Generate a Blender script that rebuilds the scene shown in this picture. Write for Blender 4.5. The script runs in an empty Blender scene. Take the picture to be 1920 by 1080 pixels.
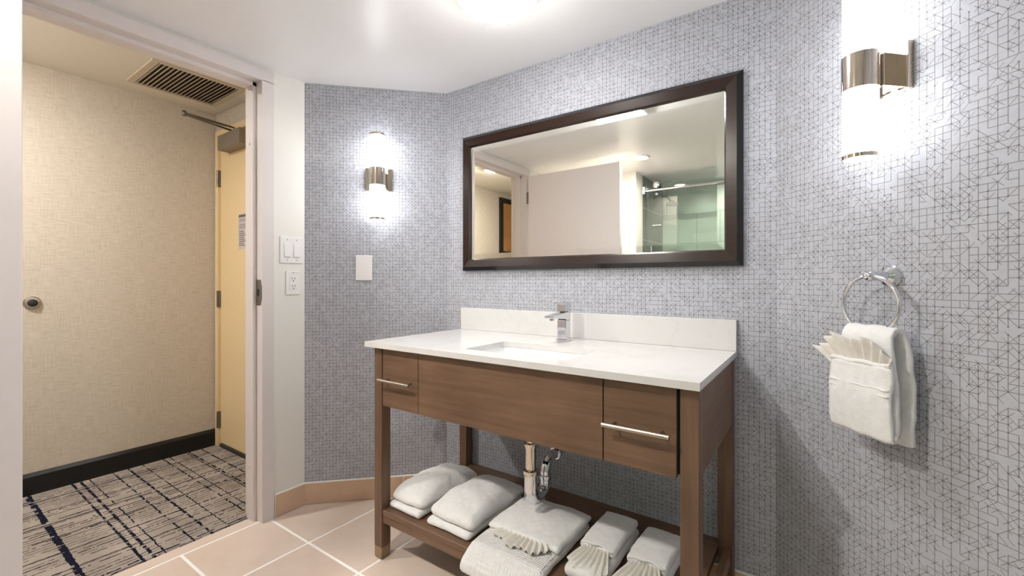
import bpy, bmesh, math, random
from mathutils import Vector, Matrix, noise

random.seed(7)
SC = bpy.context.scene
COL = SC.collection
R2 = math.sqrt(0.5)

# ------------------------------------------------------------------ camera, world, exposure
cam_data = bpy.data.cameras.new('camera')
cam_data.sensor_fit = 'HORIZONTAL'
cam_data.sensor_width = 36.0
cam_data.lens = 36.0 * 822.831 / 1920.0
cam_data.shift_y = -(540.0 - 527.271) / 1920.0
cam_data.clip_start = 0.02
cam = bpy.data.objects.new('camera', cam_data)
COL.objects.link(cam)
cam.location = (1.603, -1.701, 1.111)
cam.rotation_euler = (math.pi / 2, 0, 0.608)
SC.camera = cam

world = bpy.data.worlds.new('world')
SC.world = world
world.use_nodes = True
world.node_tree.nodes['Background'].inputs[0].default_value = (0.9, 0.92, 1.0, 1)
world.node_tree.nodes['Background'].inputs[1].default_value = 0.05

SC.view_settings.view_transform = 'Standard'
SC.view_settings.look = 'None'
SC.view_settings.gamma = 1.0
SC.view_settings.use_curve_mapping = False
SC.view_settings.exposure = 2.25
SC.cycles.max_bounces = 7
SC.cycles.diffuse_bounces = 4
SC.cycles.glossy_bounces = 4
SC.cycles.transparent_max_bounces = 12
SC.cycles.sample_clamp_indirect = 6.0
SC.cycles.blur_glossy = 0.5
SC.cycles.use_denoising = True
SC.cycles.use_adaptive_sampling = True
SC.cycles.adaptive_threshold = 0.05
SC.cycles.adaptive_min_samples = 24

# lamp strengths (radiance of the glowing glass)
L_SCONCE = 2.45
L_DOME = 11.0
L_DOWN = 240.0
L_SHOWER_FILL = 75.0  # added fill lamp in the shower, no known fixture there
L_HALL = 115.0

# ------------------------------------------------------------------ main dimensions (metres)
H = 2.10          # bathroom ceiling
HH = 2.245        # hall ceiling
W = 1.491         # width of the vanity wall
D = 0.496         # leg of the angled corners
XR = W + 0.50     # right wall
YS = -2.22        # wall opposite the vanity
YB = -3.05        # back of the shower
XH = -1.76        # far wall of the hall
YE = -0.40        # end of the hall with the entry door
YN = -3.70        # other end of the hall
XW = -0.632       # hall face of the doorway wall
J0, J1 = -1.55, -0.705   # doorway opening between jambs


def srgb(r, g, b):
    def f(c):
        c /= 255.0
        return c / 12.92 if c <= 0.04045 else ((c + 0.055) / 1.055) ** 2.4
    return (f(r), f(g), f(b), 1.0)


# ------------------------------------------------------------------ material helpers
class G:
    def __init__(self, name):
        self.m = bpy.data.materials.new(name)
        self.m.use_nodes = True
        self.t = self.m.node_tree
        self.b = self.t.nodes['Principled BSDF']
        self.out = self.t.nodes['Material Output']

    def n(self, kind, **kw):
        nd = self.t.nodes.new(kind)
        for k, v in kw.items():
            setattr(nd, k, v)
        return nd

    def put(self, sock, v):
        if hasattr(v, 'is_output') or isinstance(v, bpy.types.NodeSocket):
            self.t.links.new(v, sock)
        elif v is not None:
            sock.default_value = v

    def math(self, op, a, b=None, c=None):
        nd = self.n('ShaderNodeMath', operation=op)
        self.put(nd.inputs[0], a)
        if b is not None:
            self.put(nd.inputs[1], b)
        if c is not None:
            self.put(nd.inputs[2], c)
        return nd.outputs[0]

    def coord(self, kind='Object'):
        return self.n('ShaderNodeTexCoord').outputs[kind]

    def sep(self, v):
        nd = self.n('ShaderNodeSeparateXYZ')
        self.put(nd.inputs[0], v)
        return nd.outputs

    def comb(self, x=0.0, y=0.0, z=0.0):
        nd = self.n('ShaderNodeCombineXYZ')
        for s, v in zip(nd.inputs, (x, y, z)):
            self.put(s, v)
        return nd.outputs[0]

    def scale(self, v, s):
        nd = self.n('ShaderNodeMapping')
        self.put(nd.inputs[0], v)
        nd.inputs['Scale'].default_value = s
        return nd.outputs[0]

    def noise(self, v, scale, detail=3.0, rough=0.5):
        nd = self.n('ShaderNodeTexNoise')
        self.put(nd.inputs['Vector'], v)
        nd.inputs['Scale'].default_value = scale
        nd.inputs['Detail'].default_value = detail
        nd.inputs['Roughness'].default_value = rough
        return nd.outputs[0]

    def white(self, x, y, seed):
        nd = self.n('ShaderNodeTexWhiteNoise', noise_dimensions='3D')
        self.put(nd.inputs[0], self.comb(x, y, seed))
        return nd.outputs[0]

    def ramp(self, f, stops):
        nd = self.n('ShaderNodeValToRGB')
        self.put(nd.inputs[0], f)
        el = nd.color_ramp.elements
        el[0].position, el[0].color = stops[0]
        el[1].position, el[1].color = stops[-1]
        for p, c in stops[1:-1]:
            e = el.new(p)
            e.color = c
        return nd.outputs[0]

    def mix(self, f, a, b):
        nd = self.n('ShaderNodeMix', data_type='RGBA')
        self.put(nd.inputs[0], f)
        self.put(nd.inputs[6], a)
        self.put(nd.inputs[7], b)
        return nd.outputs[2]

    def bump(self, h, strength=0.3, dist=0.001):
        nd = self.n('ShaderNodeBump')
        nd.inputs['Strength'].default_value = strength
        nd.inputs['Distance'].default_value = dist
        self.put(nd.inputs['Height'], h)
        self.t.links.new(nd.outputs[0], self.b.inputs['Normal'])

    def set(self, color=None, rough=None, metal=None, spec=None, **kw):
        if color is not None:
            self.put(self.b.inputs['Base Color'], color)
        if rough is not None:
            self.put(self.b.inputs['Roughness'], rough)
        if metal is not None:
            self.put(self.b.inputs['Metallic'], metal)
        if spec is not None:
            self.put(self.b.inputs['Specular IOR Level'], spec)
        for k, v in kw.items():
            self.put(self.b.inputs[k], v)
        return self.m


def plain(name, col, rough=0.5, metal=0.0, spec=0.5, var=0.03, scale=30.0):
    g = G(name)
    f = g.noise(g.coord(), scale, 3)
    d = tuple(c * (1 - var) for c in col[:3]) + (1,)
    e = tuple(min(1, c * (1 + var)) for c in col[:3]) + (1,)
    return g.set(g.ramp(f, [(0.3, d), (0.7, e)]), rough, metal, spec)


def emitter(name, col, strength):
    g = G(name)
    return g.set(col, 0.3, 0.0, 0.5, **{'Emission Color': col, 'Emission Strength': strength})


def wood(name, axis):
    g = G(name)
    s = {'x': (1.2, 22, 22), 'z': (22, 22, 1.2), 'y': (22, 1.2, 22)}[axis]
    c = g.coord()
    grain = g.noise(g.scale(c, s), 3.0, 6, 0.6)
    blot = g.noise(c, 4.5, 3, 0.5)
    f = g.math('ADD', g.math('MULTIPLY', grain, 0.55), g.math('MULTIPLY', blot, 0.5))
    col = g.ramp(f, [(0.3, srgb(88, 66, 51)), (0.52, srgb(112, 86, 67)), (0.75, srgb(131, 102, 80))])
    g.bump(grain, 0.12, 0.0006)
    return g.set(col, 0.42, 0.0, 0.4)


def frame_wood(name):
    g = G(name)
    c = g.coord()
    grain = g.noise(g.scale(c, (3, 30, 30)), 2.0, 3, 0.5)
    col = g.ramp(grain, [(0.3, srgb(40, 24, 17)), (0.7, srgb(46, 28, 21))])
    return g.set(col, 0.26, 0.0, 0.4)


def wallpaper(name):
    g = G(name)
    uv = g.sep(g.coord('UV'))
    P = 1 / 0.0162
    u = g.math('MULTIPLY', uv[0], P)
    v = g.math('MULTIPLY', uv[1], P)
    fu, fv = g.math('FRACT', u), g.math('FRACT', v)
    iu, iv = g.math('FLOOR', u), g.math('FLOOR', v)
    ru = g.math('FLOOR', g.math('ADD', u, 0.5))
    rv = g.math('FLOOR', g.math('ADD', v, 0.5))
    wln = 0.044

    def near(d, w=wln):
        return g.math('LESS_THAN', d, w)
    dv = g.math('ABSOLUTE', g.math('SUBTRACT', g.math('FRACT', g.math('ADD', u, 0.5)), 0.5))
    dh = g.math('ABSOLUTE', g.math('SUBTRACT', g.math('FRACT', g.math('ADD', v, 0.5)), 0.5))
    lv = g.math('MULTIPLY', near(dv), g.math('GREATER_THAN', g.white(ru, iv, 1.3), 0.16))
    lh = g.math('MULTIPLY', near(dh), g.math('GREATER_THAN', g.white(iu, rv, 5.7), 0.24))
    acc = g.math('MAXIMUM', lv, lh)
    # half diagonals leave the corners of a cell towards its centre
    for k, (sx, sy) in enumerate(((0, 0), (1, 0), (0, 1), (1, 1))):
        cu = fu if sx == 0 else g.math('SUBTRACT', 1.0, fu)
        cv = fv if sy == 0 else g.math('SUBTRACT', 1.0, fv)
        d = g.math('MULTIPLY', g.math('ABSOLUTE', g.math('SUBTRACT', cu, cv)), 0.707)
        node = g.white(g.math('ADD', iu, float(sx)), g.math('ADD', iv, float(sy)), 11.1)
        cell = g.white(iu, iv, 20.3 + k)
        on = g.math('GREATER_THAN', g.math('ADD', g.math('MULTIPLY', node, 0.6), g.math('MULTIPLY', cell, 0.5)), 0.66)
        reach = g.math('ADD', 0.30, g.math('MULTIPLY', g.white(iu, iv, 31.9 + k), 0.75))
        m = g.math('MULTIPLY', g.math('MULTIPLY', near(d, 0.036), on), g.math('LESS_THAN', cu, reach))
        acc = g.math('MAXIMUM', acc, m)
    dot = g.math('LESS_THAN', g.math('ADD', g.math('MULTIPLY', dv, dv), g.math('MULTIPLY', dh, dh)), 0.0125)
    dot = g.math('MULTIPLY', dot, g.math('GREATER_THAN', g.white(ru, rv, 11.1), 0.50))
    acc = g.math('MAXIMUM', g.math('MULTIPLY', acc, 0.86), dot)
    base = g.ramp(g.noise(g.coord('UV'), 60.0, 2), [(0.3, srgb(181, 183, 191)), (0.7, srgb(188, 190, 198))])
    ink = g.ramp(g.noise(g.coord('UV'), 9.0, 2), [(0.3, srgb(98, 92, 91)), (0.7, srgb(116, 109, 107))])
    return g.set(g.mix(g.math('MULTIPLY', acc, 0.95), base, ink), 0.55, 0.0, 0.3)


def hall_paper(name):
    g = G(name)
    uv = g.coord('UV')
    a = g.noise(g.scale(uv, (18, 260, 1)), 1.0, 4, 0.7)
    b = g.noise(g.scale(uv, (160, 14, 1)), 1.0, 3, 0.6)
    f = g.math('ADD', g.math('MULTIPLY', a, 0.7), g.math('MULTIPLY', b, 0.3))
    col = g.ramp(f, [(0.32, srgb(180, 167, 150)), (0.5, srgb(203, 192, 176)), (0.7, srgb(216, 207, 193))])
    g.bump(f, 0.25, 0.001)
    return g.set(col, 0.6, 0.0, 0.3)


def carpet(name):
    g = G(name)
    xyz = g.sep(g.coord('Object'))
    x, y = xyz[0], xyz[1]
    total = None

    def lines(t, along, pitch, prob, wmin, wmax, cut, seed, brk):
        nonlocal total
        wob = g.math('MULTIPLY', g.math('SUBTRACT', g.noise(g.comb(x, y, seed), 45.0, 1), 0.5), 0.012)
        s = g.math('DIVIDE', g.math('ADD', t, wob), pitch)
        i = g.math('FLOOR', s)
        fr = g.math('ABSOLUTE', g.math('SUBTRACT', g.math('FRACT', s), 0.5))
        on = g.math('GREATER_THAN', g.white(i, seed, 3.3), 1 - prob)
        wd = g.math('ADD', wmin, g.math('MULTIPLY', g.math('POWER', g.white(i, seed, 8.1), 2.0), wmax - wmin))
        run = g.noise(g.comb(g.math('MULTIPLY', along, brk), g.math('MULTIPLY', i, 7.31), seed), 1.0, 3, 0.75)
        m = g.math('MULTIPLY', g.math('MULTIPLY', on, g.math('LESS_THAN', fr, wd)), g.math('GREATER_THAN', run, cut))
        total = m if total is None else g.math('MAXIMUM', total, m)
    lines(x, y, 0.024, 0.70, 0.07, 0.20, 0.45, 2.0, 14.0)
    lines(y, x, 0.034, 0.50, 0.07, 0.24, 0.45, 5.0, 20.0)
    lines(x, y, 0.17, 0.9, 0.012, 0.030, 0.40, 9.0, 9.0)
    lines(y, x, 0.23, 0.8, 0.010, 0.030, 0.40, 12.0, 9.0)
    f = g.noise(g.coord('Object'), 6.0, 4)
    fine = g.noise(g.coord('Object'), 420.0, 2)
    base = g.ramp(g.math('ADD', g.math('MULTIPLY', f, 0.6), g.math('MULTIPLY', fine, 0.4)),
                  [(0.3, srgb(136, 126, 117)), (0.7, srgb(186, 175, 165))])
    g.bump(fine, 0.4, 0.003)
    return g.set(g.mix(total, base, srgb(22, 25, 42)), 0.95, 0.0, 0.1)


def floor_tile(name):
    g = G(name)
    info = g.n('ShaderNodeObjectInfo').outputs['Random']
    c = g.coord('Object')
    f = g.noise(c, 5.0, 4, 0.55)
    f = g.math('ADD', g.math('MULTIPLY', f, 0.8), g.math('MULTIPLY', info, 0.2))
    col = g.ramp(f, [(0.3, srgb(212, 192, 176)), (0.55, srgb(221, 203, 188)), (0.8, srgb(226, 210, 197))])
    g.bump(g.noise(c, 60.0, 4), 0.05, 0.001)
    return g.set(col, 0.38, 0.0, 0.45)


def terry(name, col=(246, 245, 244), waffle=False):
    g = G(name)
    c = g.coord('Object')
    a = g.noise(c, 380.0, 3, 0.7)
    b = g.noise(c, 60.0, 3)
    h = g.math('ADD', g.math('MULTIPLY', a, 0.7), g.math('MULTIPLY', b, 0.5))
    if waffle:
        xyz = g.sep(c)
        k = math.tau / 0.011
        s = g.math('MULTIPLY', g.math('SINE', g.math('MULTIPLY', g.math('ADD', xyz[0], xyz[1]), k * 0.7)),
                   g.math('SINE', g.math('MULTIPLY', g.math('SUBTRACT', xyz[0], xyz[1]), k * 0.7)))
        h = g.math('ADD', g.math('MULTIPLY', h, 0.4), g.math('MULTIPLY', s, 0.7))
        g.bump(h, 0.7, 0.0035)
    else:
        g.bump(h, 0.6, 0.004)
    c0 = srgb(*[x - 8 for x in col])
    return g.set(g.ramp(b, [(0.3, c0), (0.7, srgb(*col))]), 0.95, 0.0, 0.1,
                 **{'Sheen Weight': 0.25, 'Sheen Roughness': 0.5})


def quartz(name):
    g = G(name)
    c = g.coord('Object')
    w = g.noise(c, 3.0, 6, 0.65)
    v = g.math('ABSOLUTE', g.math('SUBTRACT', w, 0.5))
    col = g.ramp(v, [(0.0, srgb(216, 214, 211)), (0.03, srgb(220, 218, 216)), (0.2, srgb(221, 220, 218))])
    return g.set(col, 0.14, 0.0, 0.5)


def shower_tile(name, c1, c2):
    g = G(name)
    br = g.n('ShaderNodeTexBrick')
    g.put(br.inputs['Vector'], g.coord('UV'))
    br.inputs['Color1'].default_value = c1
    br.inputs['Color2'].default_value = c2
    br.inputs['Mortar'].default_value = srgb(170, 172, 168)
    br.inputs['Scale'].default_value = 1.0
    br.inputs['Mortar Size'].default_value = 0.003
    br.inputs['Brick Width'].default_value = 0.6
    br.inputs['Row Height'].default_value = 0.3
    return g.set(br.outputs[0], 0.25, 0.0, 0.5)


def thin_glass(name, tint):
    g = G(name)
    tr = g.n('ShaderNodeBsdfTransparent')
    tr.inputs[0].default_value = tint
    gl = g.n('ShaderNodeBsdfGlossy')
    gl.inputs['Roughness'].default_value = 0.02
    fr = g.n('ShaderNodeFresnel')
    fr.inputs[0].default_value = 1.5
    mx = g.n('ShaderNodeMixShader')
    g.t.links.new(fr.outputs[0], mx.inputs[0])
    g.t.links.new(tr.outputs[0], mx.inputs[1])
    g.t.links.new(gl.outputs[0], mx.inputs[2])
    g.t.links.new(mx.outputs[0], g.out.inputs[0])
    return g.m


M = dict(
    paper=wallpaper('grey_line_wallpaper'),
    hall=hall_paper('beige_woven_wallcovering'),
    white=plain('white_wall_paint', srgb(234, 232, 224), 0.5, var=0.008),
    ceil=plain('ceiling_paint', srgb(240, 239, 239), 0.34, var=0.006, spec=0.5),
    hceil=plain('hall_ceiling_paint', srgb(228, 221, 209), 0.6, var=0.01),
    metalframe=plain('painted_steel_frame', srgb(224, 216, 213), 0.4, var=0.008),
    doorpaint=plain('pale_door_paint', srgb(240, 231, 229), 0.45, var=0.01),
    cream=plain('cream_door_paint', srgb(236, 210, 163), 0.45, var=0.01),
    black=plain('black_gloss_paint', srgb(20, 19, 19), 0.3),
    tile=floor_tile('beige_porcelain'),
    grout=plain('pale_grout', srgb(252, 249, 244), 0.8, var=0.02, scale=120),
    basetile=plain('tan_porcelain', srgb(212, 182, 154), 0.35, var=0.06, scale=8),
    carpet=carpet('patterned_carpet'),
    woodx=wood('walnut_stain_across', 'x'), woodz=wood('walnut_stain_upright', 'z'), woody=wood('walnut_stain_deep', 'y'),
    gap=plain('shadow_gap_black', srgb(22, 16, 13), 0.7),
    foot=plain('levelling_foot_wood', srgb(146, 120, 92), 0.45, var=0.08),
    quartz=quartz('white_quartz'),
    porcelain=plain('white_porcelain', srgb(242, 242, 242), 0.1, var=0.005),
    chrome=plain('chrome', srgb(225, 226, 230), 0.06, 1.0, var=0.01),
    nickel=plain('polished_nickel', srgb(214, 203, 190), 0.09, 1.0, var=0.02),
    satin=plain('satin_nickel', srgb(178, 168, 155), 0.36, 1.0, var=0.03),
    steel=plain('dull_steel', srgb(128, 122, 114), 0.4, 0.9, var=0.05),
    closer=plain('grey_painted_metal', srgb(140, 130, 116), 0.45, 0.4),
    plastic=plain('white_plastic', srgb(238, 236, 234), 0.3, var=0.004),
    dark=plain('dark_slot', srgb(25, 23, 22), 0.6),
    framewood=frame_wood('espresso_wood'),
    frameedge=plain('ebony_lacquer', srgb(18, 15, 16), 0.16),
    mirror=plain('silvered_glass', srgb(248, 248, 241), 0.0, 1.0, var=0.0),
    terry=terry('white_terry'), waffle=terry('white_waffle', waffle=True), cotton=terry('cream_washcloth', (243, 238, 230)),
    paperprint=plain('notice_paper', srgb(206, 196, 196), 0.6, var=0.02),
    printink=plain('notice_ink', srgb(110, 102, 108), 0.7),
    ventpaint=plain('vent_paint', srgb(205, 192, 172), 0.5),
    ventdark=plain('vent_inside', srgb(60, 52, 44), 0.9),
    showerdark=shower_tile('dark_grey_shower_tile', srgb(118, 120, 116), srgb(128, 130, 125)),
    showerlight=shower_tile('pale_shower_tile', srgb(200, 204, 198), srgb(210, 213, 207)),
    glass=thin_glass('green_shower_glass', (0.89, 0.955, 0.92, 1)),
    rubber=plain('black_rubber', srgb(30, 30, 32), 0.6),
    brownpanel=plain('brown_panel', srgb(170, 122, 72), 0.3, var=0.15, scale=5),
    glow=emitter('glowing_opal_glass', (0.95, 0.975, 1.0, 1), L_SCONCE),
    dome=emitter('glowing_dome_glass', (1.0, 0.985, 0.97, 1), L_DOME),
    down=emitter('glowing_downlight_lens', (1.0, 0.95, 0.87, 1), L_DOWN),
    showerfill=emitter('added_shower_fill_lens', (1.0, 0.95, 0.87, 1), L_SHOWER_FILL),
    hallglow=emitter('glowing_hall_lens', (1.0, 0.975, 0.945, 1), L_HALL),
)


# ------------------------------------------------------------------ geometry helpers
def link(name, me, mat, parent=None, smooth=False):
    o = bpy.data.objects.new(name, me)
    COL.objects.link(o)
    if mat is not None:
        for m in (mat if isinstance(mat, (list, tuple)) else [mat]):
            me.materials.append(M[m] if isinstance(m, str) else m)
    if parent is not None:
        o.parent = parent
    if smooth:
        me.polygons.foreach_set('use_smooth', [True] * len(me.polygons))
    return o


def tag(o, label=None, cat=None, group=None, kind=None):
    if label:
        o['label'] = label
    if cat:
        o['category'] = cat
    if group:
        o['group'] = group
    if kind:
        o['kind'] = kind
    return o


def thing(name, label, cat, loc=(0, 0, 0), rz=0.0, group=None, kind=None):
    o = bpy.data.objects.new(name, None)
    COL.objects.link(o)
    o.location = loc
    o.rotation_euler = (0, 0, rz)
    o.empty_display_size = 0.05
    return tag(o, label, cat, group, kind)


class B:
    """collects shapes in one bmesh; off shifts world coordinates into the parent's own"""
    def __init__(self, parent=None, off=None):
        self.bm = bmesh.new()
        self.p = parent
        if off is None and parent is not None and abs(parent.rotation_euler[2]) < 1e-9:
            off = parent.location
        self.off = Vector(off) if off is not None else Vector((0, 0, 0))

    def _v(self, c):
        return self.bm.verts.new(Vector(c) - self.off)

    def box(self, x, y, z, bevel=0.0, seg=2):
        vs = [self._v((a, b, c)) for a in sorted(x) for b in sorted(y) for c in sorted(z)]
        q = [(0, 1, 3, 2), (4, 6, 7, 5), (0, 4, 5, 1), (2, 3, 7, 6), (0, 2, 6, 4), (1, 5, 7, 3)]
        fs = [self.bm.faces.new([vs[i] for i in f]) for f in q]
        if bevel:
            es = list({e for f in fs for e in f.edges})
            bmesh.ops.bevel(self.bm, geom=es, offset=bevel, segments=seg, affect='EDGES', profile=0.5)
        return self

    def prism(self, pts, a, b, axis='z'):
        """polygon extruded along axis; pts in the two other axes in order (xy, xz or yz)"""
        def mk(p, t):
            return {'z': (p[0], p[1], t), 'y': (p[0], t, p[1]), 'x': (t, p[0], p[1])}[axis]
        lo = [self._v(mk(p, a)) for p in pts]
        hi = [self._v(mk(p, b)) for p in pts]
        n = len(pts)
        self.bm.faces.new(lo[::-1])
        self.bm.faces.new(hi)
        for i in range(n):
            self.bm.faces.new((lo[i], lo[(i + 1) % n], hi[(i + 1) % n], hi[i]))
        return self

    def lathe(self, prof, c, axis='z', seg=32, cap=True):
        """prof: (radius, distance along axis)"""
        c = Vector(c)
        rings = []
        for r, t in prof:
            ring = []
            for k in range(seg):
                a = math.tau * k / seg
                p, q = r * math.cos(a), r * math.sin(a)
                d = {'z': (p, q, t), 'y': (q, t, p), 'x': (t, p, q)}[axis]
                ring.append(self._v(c + Vector(d)))
            rings.append(ring)
        for i in range(len(rings) - 1):
            for k in range(seg):
                self.bm.faces.new((rings[i][k], rings[i][(k + 1) % seg], rings[i + 1][(k + 1) % seg], rings[i + 1][k]))
        if cap:
            self.bm.faces.new(rings[0][::-1])
            self.bm.faces.new(rings[-1])
        return self

    def tube(self, pts, r, seg=14, closed=False):
        pts = [Vector(p) for p in pts]
        n = len(pts)
        up = None
        rings = []
        for i, p in enumerate(pts):
            if closed:
                t = pts[(i + 1) % n] - pts[i - 1]
            else:
                t = pts[min(i + 1, n - 1)] - pts[max(i - 1, 0)]
            t.normalize()
            if up is None:
                up = t.orthogonal().normalized()
            up = (up - t * up.dot(t)).normalized()
            s = t.cross(up)
            rr = r[i] if isinstance(r, (list, tuple)) else r
            rings.append([self._v(p + (up * math.cos(math.tau * k / seg) + s * math.sin(math.tau * k / seg)) * rr)
                          for k in range(seg)])
        m = n if closed else n - 1
        for i in range(m):
            A, Bq = rings[i], rings[(i + 1) % n]
            for k in range(seg):
                self.bm.faces.new((A[k], A[(k + 1) % seg], Bq[(k + 1) % seg], Bq[k]))
        if not closed:
            self.bm.faces.new(rings[0][::-1])
            self.bm.faces.new(rings[-1])
        return self

    def face(self, pts):
        self.bm.faces.new([self._v(p) for p in pts])
        return self

    def end(self, name, mat, smooth=False, uv=None, angle=None):
        bmesh.ops.recalc_face_normals(self.bm, faces=self.bm.faces[:])
        if uv:
            lay = self.bm.loops.layers.uv.new('UVMap')
            ax = Vector(uv)
            for f in self.bm.faces:
                for l in f.loops:
                    w = l.vert.co + self.off
                    l[lay].uv = (w.dot(ax), w.z)
        me = bpy.data.meshes.new(name)
        self.bm.to_mesh(me)
        self.bm.free()
        o = link(name, me, mat, self.p, smooth)
        if angle:
            me.polygons.foreach_set('use_smooth', [True] * len(me.polygons))
            md = o.modifiers.new('sharp', 'EDGE_SPLIT')
            md.split_angle = math.radians(angle)
        return o


def arc(c, r, a0, a1, n, plane='yz'):
    out = []
    for i in range(n + 1):
        a = a0 + (a1 - a0) * i / n
        p, q = r * math.cos(a), r * math.sin(a)
        out.append({'yz': (c[0], c[1] + p, c[2] + q), 'xz': (c[0] + p, c[1], c[2] + q), 'xy': (c[0] + p, c[1] + q, c[2])}[plane])
    return out


def struct(o, label, cat):
    return tag(o, label, cat, kind='structure')


# ------------------------------------------------------------------ the setting
T = 0.10
# vanity wall
struct(B().box((0, W), (0, T), (0, H)).end('wall_back', 'paper', uv=(1, 0, 0)),
       'grey line-patterned papered wall behind the vanity and mirror', 'wall')
# angled wall with the far sconce
t = T * R2
struct(B().prism([(0, 0), (-D, -D), (-D - t, -D + t), (-t, t)], 0, H).end('wall_left_angled', 'paper', uv=(R2, R2, 0)),
       'narrow angled grey papered wall with a sconce and a blank plate', 'wall')
struct(B().prism([(W, 0), (XR, -0.5), (XR + t, -0.5 + t), (W + t, t)], 0, H).end('wall_right_angled', 'paper', uv=(R2, -R2, 0)),
       'angled grey papered wall with a sconce and the towel ring', 'wall')
struct(B().box((XR, XR + T), (YB, -0.5), (0, H)).end('wall_right', 'paper', uv=(0, 1, 0)),
       'grey papered side wall next to the camera, running to the shower', 'wall')
# doorway wall, with its opening
b = B()
b.box((-0.632, -D), (J1 + 0.02, -D), (0, HH))
b.box((-0.632, -D), (YS - 0.2, J0 - 0.02), (0, HH))
b.box((-0.632, -D), (J0 - 0.02, J1 + 0.02), (2.05, HH))
struct(b.end('wall_left', 'white'), 'white painted wall around the bathroom doorway', 'wall')
# wall opposite the vanity, ending at the shower
struct(B().box((-D, 0.26), (YS - 0.18, YS), (0, H)).end('wall_front', 'white'),
       'white wall behind the open bathroom door, seen in the mirror', 'wall')
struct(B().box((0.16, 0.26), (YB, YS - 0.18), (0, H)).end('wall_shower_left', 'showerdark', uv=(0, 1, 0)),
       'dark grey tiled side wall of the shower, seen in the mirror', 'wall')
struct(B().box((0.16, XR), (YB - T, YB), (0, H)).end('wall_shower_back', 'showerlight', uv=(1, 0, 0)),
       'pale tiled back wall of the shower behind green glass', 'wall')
room = [(0, 0), (W, 0), (XR, -0.5), (XR, YB), (0.16, YB), (0.16, YS - 0.18), (-D, YS - 0.18), (-D, -D)]
struct(B().prism(room, H, H + 0.1).end('ceiling', 'ceil'), 'smooth white bathroom ceiling around the dome light', 'ceiling')

# hall
struct(B().box((XH - T, XH), (YN, YE), (0, HH)).end('wall_hall_side', 'hall', uv=(0, 1, 0)),
       'beige woven papered hall wall seen through the doorway', 'wall')
b = B()
b.box((XH - T, -1.735), (YE, YE + T), (0, HH))
b.box((-0.80, -0.632), (YE, YE + T), (0, HH))
b.box((-1.735, -0.80), (YE, YE + T), (2.115, HH))
struct(b.end('wall_hall_end', 'hall', uv=(1, 0, 0)), 'beige papered hall wall around the cream entry door', 'wall')
struct(B().box((XH - T, -0.4), (YN - T, YN), (0, HH)).end('wall_hall_rear', 'hall', uv=(1, 0, 0)),
       'beige papered wall closing the rear of the hall', 'wall')
struct(B().box((-0.632, -0.55), (YN, YS - 0.2), (0, HH)).end('wall_hall_inner', 'hall', uv=(0, 1, 0)),
       'beige papered hall wall beyond the bathroom', 'wall')
struct(B().box((XH - T, -0.632), (YN, YE + T), (HH, HH + 0.1)).end('ceiling_hall', 'hceil'),
       'cream hall ceiling with the louvred vent', 'ceiling')
struct(B().box((XH, -0.58), (YN, YE + 0.06), (-0.05, 0.0)).end('floor_hall', 'carpet'),
       'grey hall carpet with broken navy crosshatch lines', 'carpet')

# bathroom floor: grout bed with single tiles
floor = B().prism([(-0.60, 0.0), (W, 0), (XR, -0.5), (XR, YB), (-0.60, YB)], -0.05, -0.0012).end('floor', 'grout')
struct(floor, 'beige tiled bathroom floor with white grout lines', 'floor')
PITCH, GX, GY = 0.3425, -0.515, -0.664
GAP = 0.0105


def clip(poly, a, bb):
    """keep the side left of a->bb"""
    out = []
    def s(p):
        return (bb[0] - a[0]) * (p[1] - a[1]) - (bb[1] - a[1]) * (p[0] - a[0])
    for i in range(len(poly)):
        p, q = poly[i], poly[(i + 1) % len(poly)]
        sp, sq = s(p), s(q)
        if sp >= 0:
            out.append(p)
        if (sp > 0 > sq) or (sp < 0 < sq):
            k = sp / (sp - sq)
            out.append((p[0] + (q[0] - p[0]) * k, p[1] + (q[1] - p[1]) * k))
    return out


def area(p):
    return 0.5 * sum(p[i][0] * p[(i + 1) % len(p)][1] - p[(i + 1) % len(p)][0] * p[i][1] for i in range(len(p)))


bound = [(-0.517, -0.517), (-0.517, YS + 0.0), (XR, YS), (XR, -0.5), (W, 0), (0, 0)]
whole = None
for i in range(0, 8):
    for j in range(-2, 6):
        x0 = GX + i * PITCH + GAP / 2
        y1 = GY - (j - 1) * PITCH - GAP / 2
        x1, y0 = x0 + PITCH - GAP, y1 - PITCH + GAP
        if i == 0 and j < 0:
            continue
        if i == 0 and j == 0:
            y1 += PITCH
        poly = [(x0, y0), (x1, y0), (x1, y1), (x0, y1)]
        cut = poly
        for k in range(len(bound)):
            cut = clip(cut, bound[k], bound[(k + 1) % len(bound)])
            if len(cut) < 3:
                break
        if len(cut) < 3 or abs(area(cut)) < 0.0006:
            continue
        if abs(area(cut) - area(poly)) < 1e-6:
            if whole is None:
                s = (PITCH - GAP)
                whole = B().box((0, s), (0, s), (-0.012, 0.0), 0.0012, 1).end('tile', 'tile', uv=None)
                whole.parent = floor
                whole.location = (x0, y0, 0)
            else:
                o = whole.copy()
                COL.objects.link(o)
                o.location = (x0, y0, 0)
        else:
            cx, cy = cut[0]
            o = B(off=(cx, cy, 0)).prism(cut, -0.012, 0.0).end('tile', 'tile')
            o.parent = floor
            o.location = (cx, cy, 0)
o = B().box((-0.58, GX - GAP / 2), (J0, J1), (-0.012, 0.001), 0.001, 1).end('threshold_strip', 'tile')
o.parent = floor
o['label'] = 'narrow beige tile strip under the door'
# shower floor kerb keeps the glass standing on something
struct(B().box((0.26, XR), (YS - 0.22, YS - 0.14), (0, 0.12), 0.005).end('trim_3', 'showerlight', uv=(1, 0, 0)),
       'low tiled kerb under the shower glass', 'kerb')


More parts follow.
